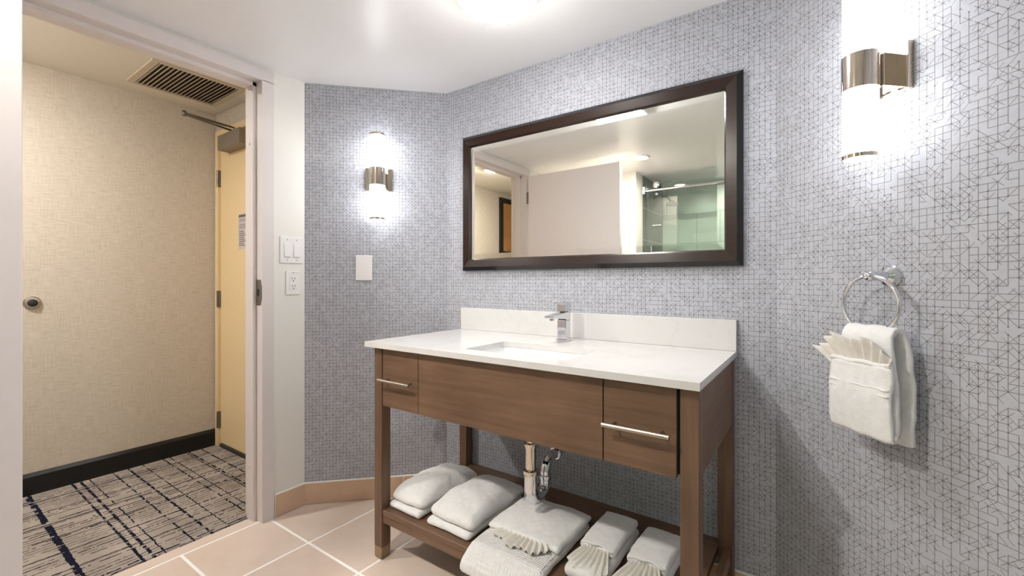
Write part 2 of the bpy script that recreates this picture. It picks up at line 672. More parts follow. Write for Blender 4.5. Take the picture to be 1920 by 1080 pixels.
# tiled skirting: one run per wall, each with single tiles and a pale joint on top
def skirting(name, loc, rz, length, pieces, label):
    root = thing(name, label, 'baseboard', loc, rz, kind='structure')
    x = 0.0
    for w in pieces:
        B(root).box((x + 0.002, x + w - 0.002), (-0.010, 0.0), (0.0015, 0.104), 0.0012, 1).end('tile', 'basetile')
        x += w
    B(root).box((0, length), (-0.008, 0.0), (0.0, 0.109), 0.002, 1).end('grout_line', 'grout')
    return root


skirting('baseboard_left', (-D, J1 + 0.062, 0), math.pi / 2, 0.147, [0.147], 'short tan tile skirting beside the doorway frame')
skirting('baseboard_left_angled', (-D, -D, 0), math.pi / 4, D / R2, [0.48, D / R2 - 0.48], 'tan tile skirting along the angled sconce wall')
skirting('baseboard_back', (0, 0, 0), 0, W, [0.45, 0.6, W - 1.05], 'tan tile skirting behind the vanity legs')
skirting('baseboard_right_angled', (W, 0, 0), -math.pi / 4, 0.5 / R2, [0.5 / R2], 'tan tile skirting under the towel ring wall')
# black hall skirting
b = B()
b.prism([(XH, 0), (XH + 0.016, 0), (XH + 0.016, 0.095), (XH + 0.006, 0.112), (XH, 0.112)], YN, YE, 'y')
struct(b.end('baseboard_hall', 'black'), 'glossy black skirting board along the hall carpet', 'baseboard')

# pressed steel doorway frame
tr = thing('trim_1', 'pale painted steel frame around the bathroom doorway', 'door frame', (-0.558, J1, 0), kind='structure')
fx, hx = -0.484, -0.644


def jamb_profile(y, s):
    return [(fx, y - s * 0.053), (fx, y), (-0.538, y), (-0.538, y + s * 0.016), (-0.598, y + s * 0.016), (-0.598, y), (hx, y), (hx, y - s * 0.053),
            (hx + 0.010, y - s * 0.053), (hx + 0.010, y - s * 0.024), (fx - 0.010, y - s * 0.024), (fx - 0.010, y - s * 0.053)]


B(tr).prism(jamb_profile(J1, -1), 0, 2.034).end('jamb', 'metalframe')
B(tr).prism(jamb_profile(J0, 1), 0, 2.034).end('jamb', 'metalframe')
zt = 2.032
hp = [(fx, zt + 0.051), (fx, zt), (-0.538, zt), (-0.538, zt - 0.016), (-0.598, zt - 0.016), (-0.598, zt), (hx, zt), (hx, zt + 0.051),
      (hx + 0.010, zt + 0.051), (hx + 0.010, zt + 0.022), (fx - 0.010, zt + 0.022), (fx - 0.010, zt + 0.051)]
B(tr).prism(hp, J0 - 0.053, J1 + 0.053, 'y').end('head', 'metalframe')
sp = B(tr).prism([(-0.535, 1.00), (-0.498, 1.00), (-0.490, 1.022), (-0.486, 1.03), (-0.486, 1.088), (-0.490, 1.096), (-0.498, 1.118), (-0.535, 1.118)],
                 J1 - 0.0022, J1 + 0.001, 'y').end('strike_plate', 'steel')
B(sp, off=tr.location).box((-0.524, -0.508), (J1 - 0.0034, J1 - 0.0018), (1.043, 1.075)).end('latch_slot', 'dark')
for z in (1.010, 1.108):
    B(sp, off=tr.location).lathe([(0.005, -0.0036), (0.005, 0.0)], (-0.519, J1, z), 'y', 12).end('screw', 'satin')
for z in (0.25, 1.75):
    B(tr).lathe([(0.005, -0.004), (0.006, 0.0)], (-0.568, J1 - 0.016, z), 'y', 12).end('silencer', 'metalframe')

# bathroom door, standing open into the room
ang = math.atan2(0.002, 0.834)
d1 = thing('door_1', 'pale flush bathroom door standing open beside the doorway', 'door', (-0.468, J0, 0), ang, kind='structure')
LW = 0.834
B(d1).box((0.004, LW), (-0.044, 0.0), (0.012, 2.024), 0.0015, 1).end('leaf', 'doorpaint')
for z in (0.22, 1.02, 1.835):
    hg = B(d1).lathe([(0.0065, -0.05), (0.0065, 0.05)], (-0.004, 0.004, z), 'z', 12).end('hinge', 'steel', angle=40)
    B(hg).box((-0.003, 0.003), (-0.042, 0.0), (z - 0.05, z + 0.05)).end('hinge_leaf', 'steel')

# entry door at the end of the hall
d2 = thing('door_2', 'cream entry door with closer and notice at the hall end', 'door', (-1.27, YE, 0), kind='structure')
XD0 = -1.712
B(d2).box((XD0, -0.845), (YE + 0.010, YE + 0.055), (0.02, 2.07), 0.0015, 1).end('leaf', 'cream')
for z in (0.178, 0.992, 1.803):
    hg = B(d2).lathe([(0.008, -0.055), (0.008, 0.055)], (XD0 - 0.006, YE - 0.004, z), 'z', 12).end('hinge', 'steel', angle=40)
    B(hg, off=d2.location).box((XD0 - 0.028, XD0 + 0.006), (YE - 0.003, YE + 0.012), (z - 0.055, z + 0.055)).end('hinge_leaf', 'steel')
cl = B(d2).box((-1.57, -1.27), (YE - 0.065, YE + 0.012), (1.952, 2.046), 0.003).end('closer_box', 'closer')
B(cl, off=d2.location).tube([(-1.43, YE - 0.035, 2.040), (-1.43, YE - 0.035, 2.066)], 0.010).end('pivot', 'steel')
B(cl, off=d2.location).tube([(-1.43, YE - 0.035, 2.062), (-1.37, -0.712, 2.066)], 0.006).end('closer_arm', 'steel', True)
B(cl, off=d2.location).tube([(-1.37, -0.712, 2.074), (-1.46, YE - 0.006, 2.092)], 0.006).end('closer_arm', 'steel', True)
B(cl, off=d2.location).tube([(-1.37, -0.712, 2.058), (-1.37, -0.712, 2.086)], 0.010).end('elbow_pin', 'steel', True)
B(d2).box((XD0 + 0.02, -0.86), (YE - 0.004, YE + 0.03), (0.0, 0.02)).end('door_sweep', 'black')
nt = B(d2).box((-1.446, -1.240), (YE + 0.0075, YE + 0.0105), (1.318, 1.540)).end('notice', 'paperprint')
yy = (YE + 0.0066, YE + 0.0078)
B(nt, off=d2.location).box((-1.440, -1.246), yy, (1.518, 1.534)).end('printed_heading', 'printink')
rows = []
for z in (1.503, 1.492, 1.470, 1.459, 1.448):
    rows.append((-1.434, -1.252, z, 0.003))
for k in range(8):
    rows.append((-1.434, -1.352, 1.425 - k * 0.0125, 0.005))
    rows.append((-1.338, -1.252, 1.425 - k * 0.0125, 0.005))
tx = B(nt, off=d2.location)
for k, (x0, x1, z, hgt) in enumerate(rows):
    tx.box((x0, x1 - 0.02 * ((k * 7) % 3) / 2), yy, (z, z + hgt))
tag(tx.end('printed_lines', 'printink'), kind='stuff')
tr2 = thing('trim_2', 'cream steel frame around the entry door', 'door frame', (-1.27, YE, 0), kind='structure')
B(tr2).box((-1.748, XD0 - 0.003), (YE - 0.010, YE + 0.10), (0, 2.075), 0.002, 1).end('jamb', 'cream')
B(tr2).box((-0.842, -0.80), (YE - 0.010, YE + 0.10), (0, 2.075), 0.002, 1).end('jamb', 'cream')
B(tr2).box((-1.748, -0.80), (YE - 0.010, YE + 0.10), (2.075, 2.12), 0.002, 1).end('head', 'cream')

# hall ceiling vent
vt = thing('ceiling_vent', 'cream louvred return air vent in the hall ceiling', 'vent', (-1.375, -0.695, HH))
vx0, vx1, vy0, vy1 = -1.585, -1.160, -0.918, -0.470
B(vt).box((vx0 + 0.02, vx1 - 0.02), (vy0 + 0.02, vy1 - 0.02), (HH - 0.002, HH - 0.0005)).end('backing', 'ventdark')
for (xa, xb, ya, yb) in ((vx0, vx1, vy0, vy0 + 0.035), (vx0, vx1, vy1 - 0.03, vy1), (vx0, vx0 + 0.022, vy0 + 0.035, vy1 - 0.03), (vx1 - 0.022, vx1, vy0 + 0.035, vy1 - 0.03)):
    B(vt).box((xa, xb), (ya, yb), (HH - 0.012, HH), 0.002, 1).end('vent_frame', 'ventpaint')
ns = 19
slat0 = None
for k in range(ns):
    y = vy0 + 0.045 + (vy1 - vy0 - 0.085) * k / (ns - 1)
    if slat0 is None:
        slat0 = B(vt).prism([(y - 0.009, HH - 0.013), (y - 0.007, HH - 0.014), (y + 0.007, HH - 0.003), (y + 0.005, HH - 0.002)], vx0 + 0.021, vx1 - 0.021, 'x').end('slat', 'ventpaint')
        yb0 = y
    else:
        o = slat0.copy()
        COL.objects.link(o)
        o.location = (0, y - yb0, 0)

# hall downlight, door bumper, dark framed panel
hl = thing('hall_ceiling_light', 'round flush hall ceiling light seen in the mirror', 'ceiling light', (-1.09, -1.86, HH))
B(hl).lathe([(0.095, 0), (0.095, -0.012), (0.075, -0.016)], (-1.09, -1.86, HH), 'z', 40).end('rim', 'plastic', angle=40)
B(hl).lathe([(0.072, -0.014), (0.072, -0.020), (0.05, -0.026), (0.004, -0.028)], (-1.09, -1.86, HH), 'z', 20).end('lens', 'hallglow', True)
db = thing('door_bumper', 'round chrome door stop with dark rubber centre on hall wall', 'door stop', (XH, -1.252, 0.998))
B(db).lathe([(0.034, 0.0), (0.034, 0.006), (0.028, 0.014), (0.020, 0.016)], (XH, -1.252, 0.998), 'x', 32).end('cup', 'satin', angle=35)
B(db).lathe([(0.019, 0.014), (0.019, 0.020), (0.015, 0.024), (0.006, 0.025)], (XH, -1.252, 0.998), 'x', 28).end('rubber_buffer', 'rubber', True)
hf = thing('framed_panel', 'black framed brown panel on the hall wall, seen in the mirror', 'picture', (XH, -3.10, 1.44))
for (ya, yb, za, zb) in ((-3.34, -2.87, 2.13, 2.19), (-3.34, -2.87, 1.44, 1.50), (-3.34, -3.28, 1.50, 2.13), (-2.93, -2.87, 1.50, 2.13)):
    B(hf).box((XH, XH + 0.03), (ya, yb), (za, zb), 0.003).end('frame_rail', 'black')
B(hf).box((XH, XH + 0.012), (-3.28, -2.93), (1.50, 2.13)).end('panel', 'brownpanel')

# ------------------------------------------------------------------ mirror
mr = thing('wall_mirror', 'wide rectangular mirror in a dark espresso wood frame', 'mirror', (0.76, 0, 1.164))
mx0, mx1, mz0, mz1 = 0.125, 1.395, 1.164, 1.836
ix0, ix1, iz0, iz1 = 0.181, 1.336, 1.222, 1.778
prof = [(0.0, 0.0), (0.0, 0.016), (0.018, 0.032), (0.052, 0.027), (0.058, 0.017), (0.058, 0.0)]   # inward distance, depth


def rail(c0, c1, in0, in1):
    """mitred rail between outer corners c0 and c1 with inner corners in0, in1 (x, z)"""
    def ring(c, i):
        d = ((i[0] - c[0]), (i[1] - c[1]))
        return [(c[0] + d[0] * w / 0.058, -dep, c[1] + d[1] * w / 0.058) for w, dep in prof]
    bb = B(mr)
    A = [bb._v(p) for p in ring(c0, in0)]
    C = [bb._v(p) for p in ring(c1, in1)]
    n = len(A)
    for k in range(n):
        f = bb.bm.faces.new((A[k], A[(k + 1) % n], C[(k + 1) % n], C[k]))
        f.material_index = 1 if k < 2 else 0
    bb.bm.faces.new(A[::-1])
    bb.bm.faces.new(C)
    return bb.end('frame_rail', ['framewood', 'frameedge'])


oc = [(mx0, mz0), (mx1, mz0), (mx1, mz1), (mx0, mz1)]
ic = [(ix0, iz0), (ix1, iz0), (ix1, iz1), (ix0, iz1)]
for k in range(4):
    rail(oc[k], oc[(k + 1) % 4], ic[k], ic[(k + 1) % 4])
BV = 0.024
bb = B(mr)
yo, yi = -0.0150, -0.0165
O = [bb._v((x, yo, z)) for x, z in ic]
I = [bb._v((x, yi, z)) for x, z in ((ix0 + BV, iz0 + BV), (ix1 - BV, iz0 + BV), (ix1 - BV, iz1 - BV), (ix0 + BV, iz1 - BV))]
Bk = [bb._v((x, -0.006, z)) for x, z in ic]
bb.bm.faces.new(I)
for k in range(4):
    bb.bm.faces.new((O[k], O[(k + 1) % 4], I[(k + 1) % 4], I[k]))
    bb.bm.faces.new((O[k], Bk[k], Bk[(k + 1) % 4], O[(k + 1) % 4]))
bb.bm.faces.new(Bk)
bb.end('bevelled_glass', 'mirror')

# ------------------------------------------------------------------ vanity
va = thing('vanity_cabinet', 'brown wooden open vanity with two drawers and a lower shelf', 'vanity', (0.7515, -0.30, 0))
vx0, vx1, vf, vb = 0.136, 1.367, -0.565, -0.008
LG = 0.045
ZB, ZT = 0.617, 0.849
for (lx, ly) in ((vx0, vf), (vx1 - LG, vf), (vx0, vb - LG), (vx1 - LG, vb - LG)):
    lg = B(va).box((lx, lx + LG), (ly, ly + LG), (0.048, ZT), 0.0015, 1).end('leg', 'woodz')
    B(lg, off=va.location).box((lx + 0.0006, lx + LG - 0.0006), (ly + 0.0006, ly + LG - 0.0006), (0.005, 0.048), 0.001, 1).end('foot', 'foot')
    B(lg, off=va.location).lathe([(0.016, 0.0), (0.016, 0.006)], (lx + LG / 2, ly + LG / 2, 0.0), 'z', 16).end('glide', 'rubber')
for x0, x1 in ((vx0 + 0.008, vx0 + 0.028), (vx1 - 0.020, vx1 - 0.002)):
    B(va).box((x0, x1), (vf + LG - 0.002, vb - LG + 0.002), (ZB + 0.004, ZT), 0.001, 1).end('side_panel', 'woody')
# black reveal behind the fronts
B(va).box((vx0 + LG - 0.001, vx1 - LG + 0.001), (vf + 0.016, vf + 0.030), (ZB + 0.006, ZT)).end('carcass', 'gap')
B(va).box((0.3895, 1.1165), (vf, vf + 0.018), (ZB, ZT - 0.003), 0.0012, 1).end('front_panel', 'woodx')
for x0, x1 in ((0.1865, 0.3865), (1.1195, 1.3135)):
    dr = B(va).box((x0, x1), (vf + 0.0005, vf + 0.018), (ZB, ZT - 0.003), 0.0012, 1).end('drawer', 'woodx')
    xc = (x0 + x1) / 2
    hd = B(dr, off=va.location).tube([(xc - 0.088, vf - 0.034, 0.727), (xc + 0.088, vf - 0.034, 0.727)], 0.0058).end('bar_handle', 'satin', angle=40)
    for s in (-0.064, 0.064):
        B(dr, off=va.location).tube([(xc + s, vf + 0.001, 0.727), (xc + s, vf - 0.034, 0.727)], 0.0045).end('handle_post', 'satin', angle=40)
B(va).box((vx0 + LG, vx1 - LG), (vf + 0.004, vb), (0.178, 0.201), 0.0015, 1).end('shelf', 'woodx')
B(va).box((vx0 + LG, vx1 - LG), (vf + 0.006, vf + 0.026), (0.148, 0.178), 0.001, 1).end('shelf_rail', 'woodx')
B(va).box((vx0 + LG, vx1 - LG), (vb - 0.026, vb - 0.006), (0.148, 0.178), 0.001, 1).end('shelf_rail', 'woodx')
for x0 in (vx0 + 0.006, vx1 - 0.026):
    B(va).box((x0, x0 + 0.02), (vf + LG - 0.002, vb - LG + 0.002), (0.148, 0.200), 0.001, 1).end('shelf_end', 'woody')

# worktop with sink cut-out
ct = thing('countertop', 'white quartz countertop with backsplash over the vanity', 'countertop', (0.741, -0.30, 0.849))
sx0, sx1, sy0, sy1 = 0.566, 0.972, -0.510, -0.262
cx0, cx1, cy0, cy1 = 0.109, 1.374, -0.592, -0.0015


def ring_slab(parent, out, inn, z0, z1, rad, name, mat, nseg=6):
    """slab with a rounded rectangular hole"""
    bb = B(parent)
    hole = []
    for cxx, cyy, a0 in ((inn[1] - rad, inn[3] - rad, 0), (inn[0] + rad, inn[3] - rad, 90), (inn[0] + rad, inn[2] + rad, 180), (inn[1] - rad, inn[2] + rad, 270)):
        for k in range(nseg + 1):
            a = math.radians(a0 + 90 * k / nseg)
            hole.append((cxx + rad * math.cos(a), cyy + rad * math.sin(a)))
    outer = [(out[1], out[3]), (out[0], out[3]), (out[0], out[2]), (out[1], out[2])]
    n = nseg + 1
    rings = {}
    for z in (z0, z1):
        rings[z] = ([bb._v((x, y, z)) for x, y in hole], [bb._v((x, y, z)) for x, y in outer])
    for z in (z0, z1):
        hh, oo = rings[z]
        for c in range(4):
            for k in range(nseg):
                bb.bm.faces.new((hh[c * n + k], hh[c * n + k + 1], oo[c]))
            bb.bm.faces.new((hh[c * n + nseg], hh[((c + 1) % 4) * n], oo[(c + 1) % 4], oo[c]))
    (h0, o0), (h1, o1) = rings[z0], rings[z1]
    for k in range(len(h0)):
        bb.bm.faces.new((h0[k], h0[(k + 1) % len(h0)], h1[(k + 1) % len(h0)], h1[k]))
    for k in range(4):
        bb.bm.faces.new((o0[k], o0[(k + 1) % 4], o1[(k + 1) % 4], o1[k]))
    bb.bm.edges.ensure_lookup_table()
    ed = [e for e in bb.bm.edges if all(v in o0 or v in o1 for v in e.verts) and e.is_manifold and e.calc_face_angle(0) > 1.0]
    bmesh.ops.bevel(bb.bm, geom=ed, offset=0.002, segments=2, affect='EDGES')
    return bb.end(name, mat)


ring_slab(ct, (cx0, cx1, cy0, cy1), (sx0, sx1, sy0, sy1), 0.849, 0.869, 0.016, 'slab', 'quartz')
B(ct).box((0.116, cx1), (-0.021, -0.0015), (0.8692, 0.977), 0.0015).end('backsplash', 'quartz')

# undermount basin
sk = thing('sink_basin', 'white rectangular undermount basin set into the countertop', 'sink', (0.769, -0.386, 0.70))
bb = B(sk)


def rrect(x0, x1, y0, y1, r, z, n=6):
    out = []
    for cxx, cyy, a0 in ((x1 - r, y1 - r, 0), (x0 + r, y1 - r, 90), (x0 + r, y0 + r, 180), (x1 - r, y0 + r, 270)):
        for k in range(n + 1):
            a = math.radians(a0 + 90 * k / n)
            out.append(bb._v((cxx + r * math.cos(a), cyy + r * math.sin(a), z)))
    return out


loops = [rrect(sx0 - 0.03, sx1 + 0.03, sy0 - 0.012, sy1 + 0.03, 0.03, 0.838), rrect(sx0 - 0.03, sx1 + 0.03, sy0 - 0.012, sy1 + 0.03, 0.03, 0.8485),
         rrect(sx0 - 0.003, sx1 + 0.003, sy0 - 0.003, sy1 + 0.003, 0.02, 0.8485), rrect(sx0 + 0.004, sx1 - 0.004, sy0 + 0.004, sy1 - 0.004, 0.03, 0.78),
         rrect(sx0 + 0.02, sx1 - 0.02, sy0 + 0.02, sy1 - 0.02, 0.04, 0.735), rrect(sx0 + 0.06, sx1 - 0.06, sy0 + 0.05, sy1 - 0.05, 0.04, 0.722),
         rrect(0.749, 0.789, -0.406, -0.366, 0.0199, 0.716)]
loops += [rrect(0.744, 0.794, -0.411, -0.361, 0.0249, 0.706), rrect(sx0 + 0.05, sx1 - 0.05, sy0 + 0.04, sy1 - 0.04, 0.05, 0.712), rrect(sx0 + 0.006, sx1 - 0.006, sy0 + 0.006, sy1 - 0.006, 0.045, 0.728),
          rrect(sx0 - 0.008, sx1 + 0.008, sy0 - 0.008, sy1 + 0.008, 0.03, 0.838)]
loops.append(loops[0])
for A, C in zip(loops, loops[1:]):
    for k in range(len(A)):
        bb.bm.faces.new((A[k], A[(k + 1) % len(A)], C[(k + 1) % len(A)], C[k]))
bb.end('bowl', 'porcelain', angle=50)
B(sk).lathe([(0.026, 0.722), (0.024, 0.725), (0.016, 0.724), (0.002, 0.727)], (0.769, -0.386, 0), 'z', 28).end('drain_cap', 'chrome', True)

# faucet
fxc, fyc = 0.757, -0.116
fa = thing('faucet', 'square chrome single-lever faucet behind the basin', 'faucet', (fxc, fyc, 0.869))
B(fa).box((fxc - 0.024, fxc + 0.024), (fyc - 0.025, fyc + 0.025), (0.8692, 0.877), 0.002).end('base_flange', 'chrome')
B(fa).box((fxc - 0.020, fxc + 0.020), (fyc - 0.021, fyc + 0.021), (0.876, 0.955), 0.003).end('body', 'chrome')
sp = B(fa).prism([(fyc + 0.021, 0.986), (fyc + 0.021, 0.955), (fyc - 0.014, 0.955), (fyc - 0.030, 0.962), (fyc - 0.112, 0.966), (fyc - 0.120, 0.970), (fyc - 0.120, 0.976), (fyc - 0.021, 0.986)],
                 fxc - 0.020, fxc + 0.020, 'x').end('spout', 'chrome')
B(sp, off=fa.location).lathe([(0.010, 0.958), (0.010, 0.968)], (fxc, fyc - 0.098, 0), 'z', 20).end('aerator', 'chrome', angle=40)
B(fa).lathe([(0.0175, 0.985), (0.0175, 0.991)], (fxc, fyc, 0), 'z', 28).end('collar', 'steel', angle=40)
B(fa).prism([(fyc + 0.021, 0.990), (fyc - 0.021, 0.990), (fyc - 0.023, 1.018), (fyc - 0.050, 1.022), (fyc - 0.050, 1.026), (fyc + 0.021, 1.027)],
            fxc - 0.020, fxc + 0.020, 'x').end('lever', 'chrome')

# waste trap
px, py = 0.769, -0.386
tp = thing('drain_trap', 'chrome tailpiece and curved drain trap under the basin', 'drain pipe', (px, py, 0.30))
B(tp).lathe([(0.016, 0.712), (0.016, 0.50)], (px, py, 0), 'z', 28).end('tailpiece', 'nickel', angle=40)
B(tp).lathe([(0.017, 0.541), (0.024, 0.538), (0.024, 0.527), (0.0195, 0.520), (0.0195, 0.42)], (px, py, 0), 'z', 28).end('extension_tube', 'nickel', angle=40)
B(tp).lathe([(0.0195, 0.446), (0.028, 0.443), (0.028, 0.430), (0.025, 0.425)], (px, py, 0), 'z', 28).end('slip_nut', 'nickel', angle=40)
ry = 0.050
u = [(px, py, 0.428), (px, py, 0.37)]
for k in range(1, 16):
    a = math.pi + math.pi * k / 15
    u.append((px, py + ry + ry * math.cos(a), 0.362 + 0.036 * math.sin(a)))
qy = py + 2 * ry
u += [(px, qy, 0.375), (px, qy, 0.39)]
B(tp).tube(u, [0.0235, 0.0235] + [0.0235 - 0.005 * k / 14 for k in range(15)] + [0.0185, 0.0185], 24).end('u_bend', 'chrome', angle=50)
B(tp).lathe([(0.019, 0.392), (0.023, 0.389), (0.023, 0.377), (0.020, 0.373)], (px, qy, 0), 'z', 28).end('slip_nut', 'chrome', angle=40)
arm = [(px, qy, 0.38), (px, qy, 0.396)]
for k in range(0, 9):
    a = math.pi - math.pi / 2 * k / 8
    arm.append((px, qy + 0.045 + 0.045 * math.cos(a), 0.400 + 0.045 * math.sin(a)))
arm += [(px, qy + 0.09, 0.445), (px, -0.002, 0.442)]
B(tp).tube(arm, 0.0185, 22).end('wall_arm', 'chrome', angle=50)
B(tp).tube([(px, qy + 0.075, 0.445), (px, qy + 0.090, 0.445)], 0.0235, 24).end('elbow_nut', 'chrome', angle=40)
B(tp).lathe([(0.038, -0.001), (0.038, -0.004), (0.02, -0.016)], (px, 0, 0.442), 'y', 28).end('wall_flange', 'chrome', angle=40)


# ------------------------------------------------------------------ towels
def wob(p, amp, f, seed):
    v = Vector((p[0] * f + seed, p[1] * f - seed * 0.7, p[2] * f + seed * 1.3))
    return Vector((noise.noise(v), noise.noise(v + Vector((31, 7, 3))), noise.noise(v + Vector((5, 43, 17))))) * amp


def soft_slab(parent, name, mat, x0, x1, y0, y1, zf, th, dome=0.0, amp=0.003, seed=1.0, nx=34, ny=34, rnd=None, shape=None):
    """one folded cloth layer: rounded all round, resting on zf (a number or f(x, y)), th thick, domed on top"""
    rnd = rnd or th * 0.5
    bb = B(parent)
    off = bb.off
    prof = []
    hy = (y1 - y0) / 2
    yc = (y0 + y1) / 2
    nb = 7
    for k in range(nb + 1):             # front round, bottom to top
        a = -math.pi / 2 - math.pi * k / nb
        prof.append((y0 + rnd + rnd * math.cos(a), 0.5 + 0.5 * math.sin(a)))
    for k in range(1, ny):
        prof.append((y0 + rnd + (y1 - y0 - 2 * rnd) * k / ny, 1.0))
    for k in range(nb + 1):
        a = math.pi / 2 - math.pi * k / nb
        prof.append((y1 - rnd + rnd * math.cos(a), 0.5 + 0.5 * math.sin(a)))
    for k in range(1, ny):
        prof.append((y1 - rnd - (y1 - y0 - 2 * rnd) * k / ny, 0.0))
    xs = []
    ne = 6
    for k in range(ne):
        a = math.pi / 2 * k / ne
        xs.append((x0 + rnd * (1 - math.cos(a)) * 1.0, math.sin(a)))
    xs = [(x0 + rnd * (1 - math.sqrt(max(0, 1 - (1 - k / ne) ** 2))), 0) for k in range(0)] + xs
    for k in range(nx + 1):
        xs.append((x0 + rnd + (x1 - x0 - 2 * rnd) * k / nx, 1.0))
    for k in range(ne - 1, -1, -1):
        a = math.pi / 2 * k / ne
        xs.append((x1 - rnd * (1 - math.cos(a)), math.sin(a)))
    rings = []
    for x, s in xs:
        s = max(s, 0.04)
        ring = []
        for y, zr in prof:
            yy = yc + (y - yc) * (1 - (1 - s) * rnd / hy)
            xr = (x - x0) / (x1 - x0) * 2 - 1
            yr = (yy - yc) / hy
            top = th + dome * max(0, 1 - abs(yr) ** 2.2) * max(0, 1 - 0.75 * abs(xr) ** 2.5)
            base = zf(x, yy) if callable(zf) else zf
            zz = base + th * 0.5 * (1 - s) + zr * (top * s if s < 1 else top)
            p = Vector((x, yy, zz))
            if shape:
                p = shape(p, zr)
            w = wob(p, amp, 14.0, seed) + wob(p, amp * 0.35, 55.0, seed + 3)
            w.z *= 0.25 if zr < 0.3 else 1.0
            if zr < 0.3 and not callable(zf):
                w.z = abs(w.z)
            ring.append(bb._v(p + w))
        rings.append(ring)
    n = len(prof)
    for A, C in zip(rings, rings[1:]):
        for k in range(n):
            bb.bm.faces.new((A[k], A[(k + 1) % n], C[(k + 1) % n], C[k]))
    bb.bm.faces.new(rings[0][::-1])
    bb.bm.faces.new(rings[-1])
    return bb.end(name, mat, True)


def fan(parent, name, mat, org, ex, ey, ez, length, half_angle, pleats, r0=0.02, amp=0.007, seed=0.0, curl=0.0):
    """accordion-pleated cloth fan: ex across, ey along, ez out of the fan's plane"""
    bb = B(parent, off=None if abs(parent.rotation_euler[2]) < 1e-9 else (0, 0, 0))
    ex, ey, ez, org = Vector(ex), Vector(ey), Vector(ez), Vector(org)
    nu, nr = pleats * 6, 7
    grid = []
    for i in range(nu + 1):
        tt = i / nu
        a = -half_angle + 2 * half_angle * tt
        ph = tt * pleats * math.tau
        row = []
        for j in range(nr + 1):
            s = j / nr
            ln = length * (1 + 0.10 * math.sin(seed + i * 1.7 / 6) + 0.05 * math.cos(ph))
            r = r0 + ln * s
            h = amp * (0.35 + 0.65 * s) * math.cos(ph)
            p = org + ex * (math.sin(a) * r * 1.0) + ey * (math.cos(a) * r - r0) + ez * (h + curl * s * s)
            row.append(bb._v(p))
        grid.append(row)
    for i in range(nu):
        for j in range(nr):
            bb.bm.faces.new((grid[i][j], grid[i + 1][j], grid[i + 1][j + 1], grid[i][j + 1]))
    o = bb.end(name, mat, True)
    md = o.modifiers.new('cloth', 'SOLIDIFY')
    md.thickness = 0.0022
    md.offset = 0
    return o


ZS = 0.2015
TG = 'folded white towels on the vanity shelf'
# two thick folded bath towels
for (x0, x1, y0, y1, sd, lab) in ((0.1865, 0.368, -0.535, -0.185, 2.0, 'thick folded white bath towel at the shelf end by the left front leg'),
                                  (0.398, 0.612, -0.535, -0.185, 9.0, 'thick folded white bath towel, second from the left on the shelf')):
    tw = thing('folded_bath_towel', lab, 'towel', ((x0 + x1) / 2, (y0 + y1) / 2, ZS), group=TG)
    soft_slab(tw, 'bottom_fold', 'terry', x0, x1 - 0.004, y0 - 0.002, y1, ZS, 0.026, 0.004, 0.004, sd)

    def lift(x, y, y0=y0, y1=y1):
        return ZS + 0.0245 + 0.003 * math.sin((y - y0) * 20)
    soft_slab(tw, 'top_fold', 'terry', x0, x1, y0 + 0.010, y1 + 0.006, lift, 0.040, 0.044, 0.006, sd + 5, rnd=0.023)

# textured bath mat that hangs over the shelf front, with a hand towel and fringed washcloth on it
def drape(p, zr):
    if p.y < -0.562:
        k = (-0.562 - p.y)
        p = Vector((p.x - 0.25 * k, p.y + k * 0.25, p.z - 0.75 * k - 3.0 * k * k))
    return p


mt = soft_slab(None, 'waffle_bath_mat', 'waffle', 0.640, 0.925, -0.625, -0.225, ZS, 0.034, 0.010, 0.003, 4.0, 44, 50, 0.015, drape)
tag(mt, 'waffle-textured white bath mat folded on the shelf and overhanging its front', 'bath mat', TG)
ht = thing('folded_hand_towel', 'flat white hand towel laid across the waffle bath mat', 'towel', (0.785, -0.35, ZS + 0.045), group=TG)


def onmat(x, y):
    yr = (y + 0.425) / 0.20
    xr = (x - 0.7825) / 0.1425
    return ZS + 0.034 + 0.010 * max(0, 1 - abs(yr) ** 2.2) * max(0, 1 - 0.75 * abs(xr) ** 2.5) + 0.0015


soft_slab(ht, 'folded_layer', 'terry', 0.648, 0.930, -0.478, -0.215, onmat, 0.020, 0.016, 0.004, 6.0, 40, 34, 0.010)
fr = thing('fringed_washcloth', 'cream pleated washcloth peeking from under the flat hand towel', 'washcloth', (0.80, -0.49, ZS + 0.05))
fan(fr, 'pleats', 'cotton', (0.800, -0.462, ZS + 0.0565), (1, 0, 0), (0, -1, 0), (0, 0, 1), 0.075, 0.62, 10, 0.11, 0.008, 1.0, -0.004)

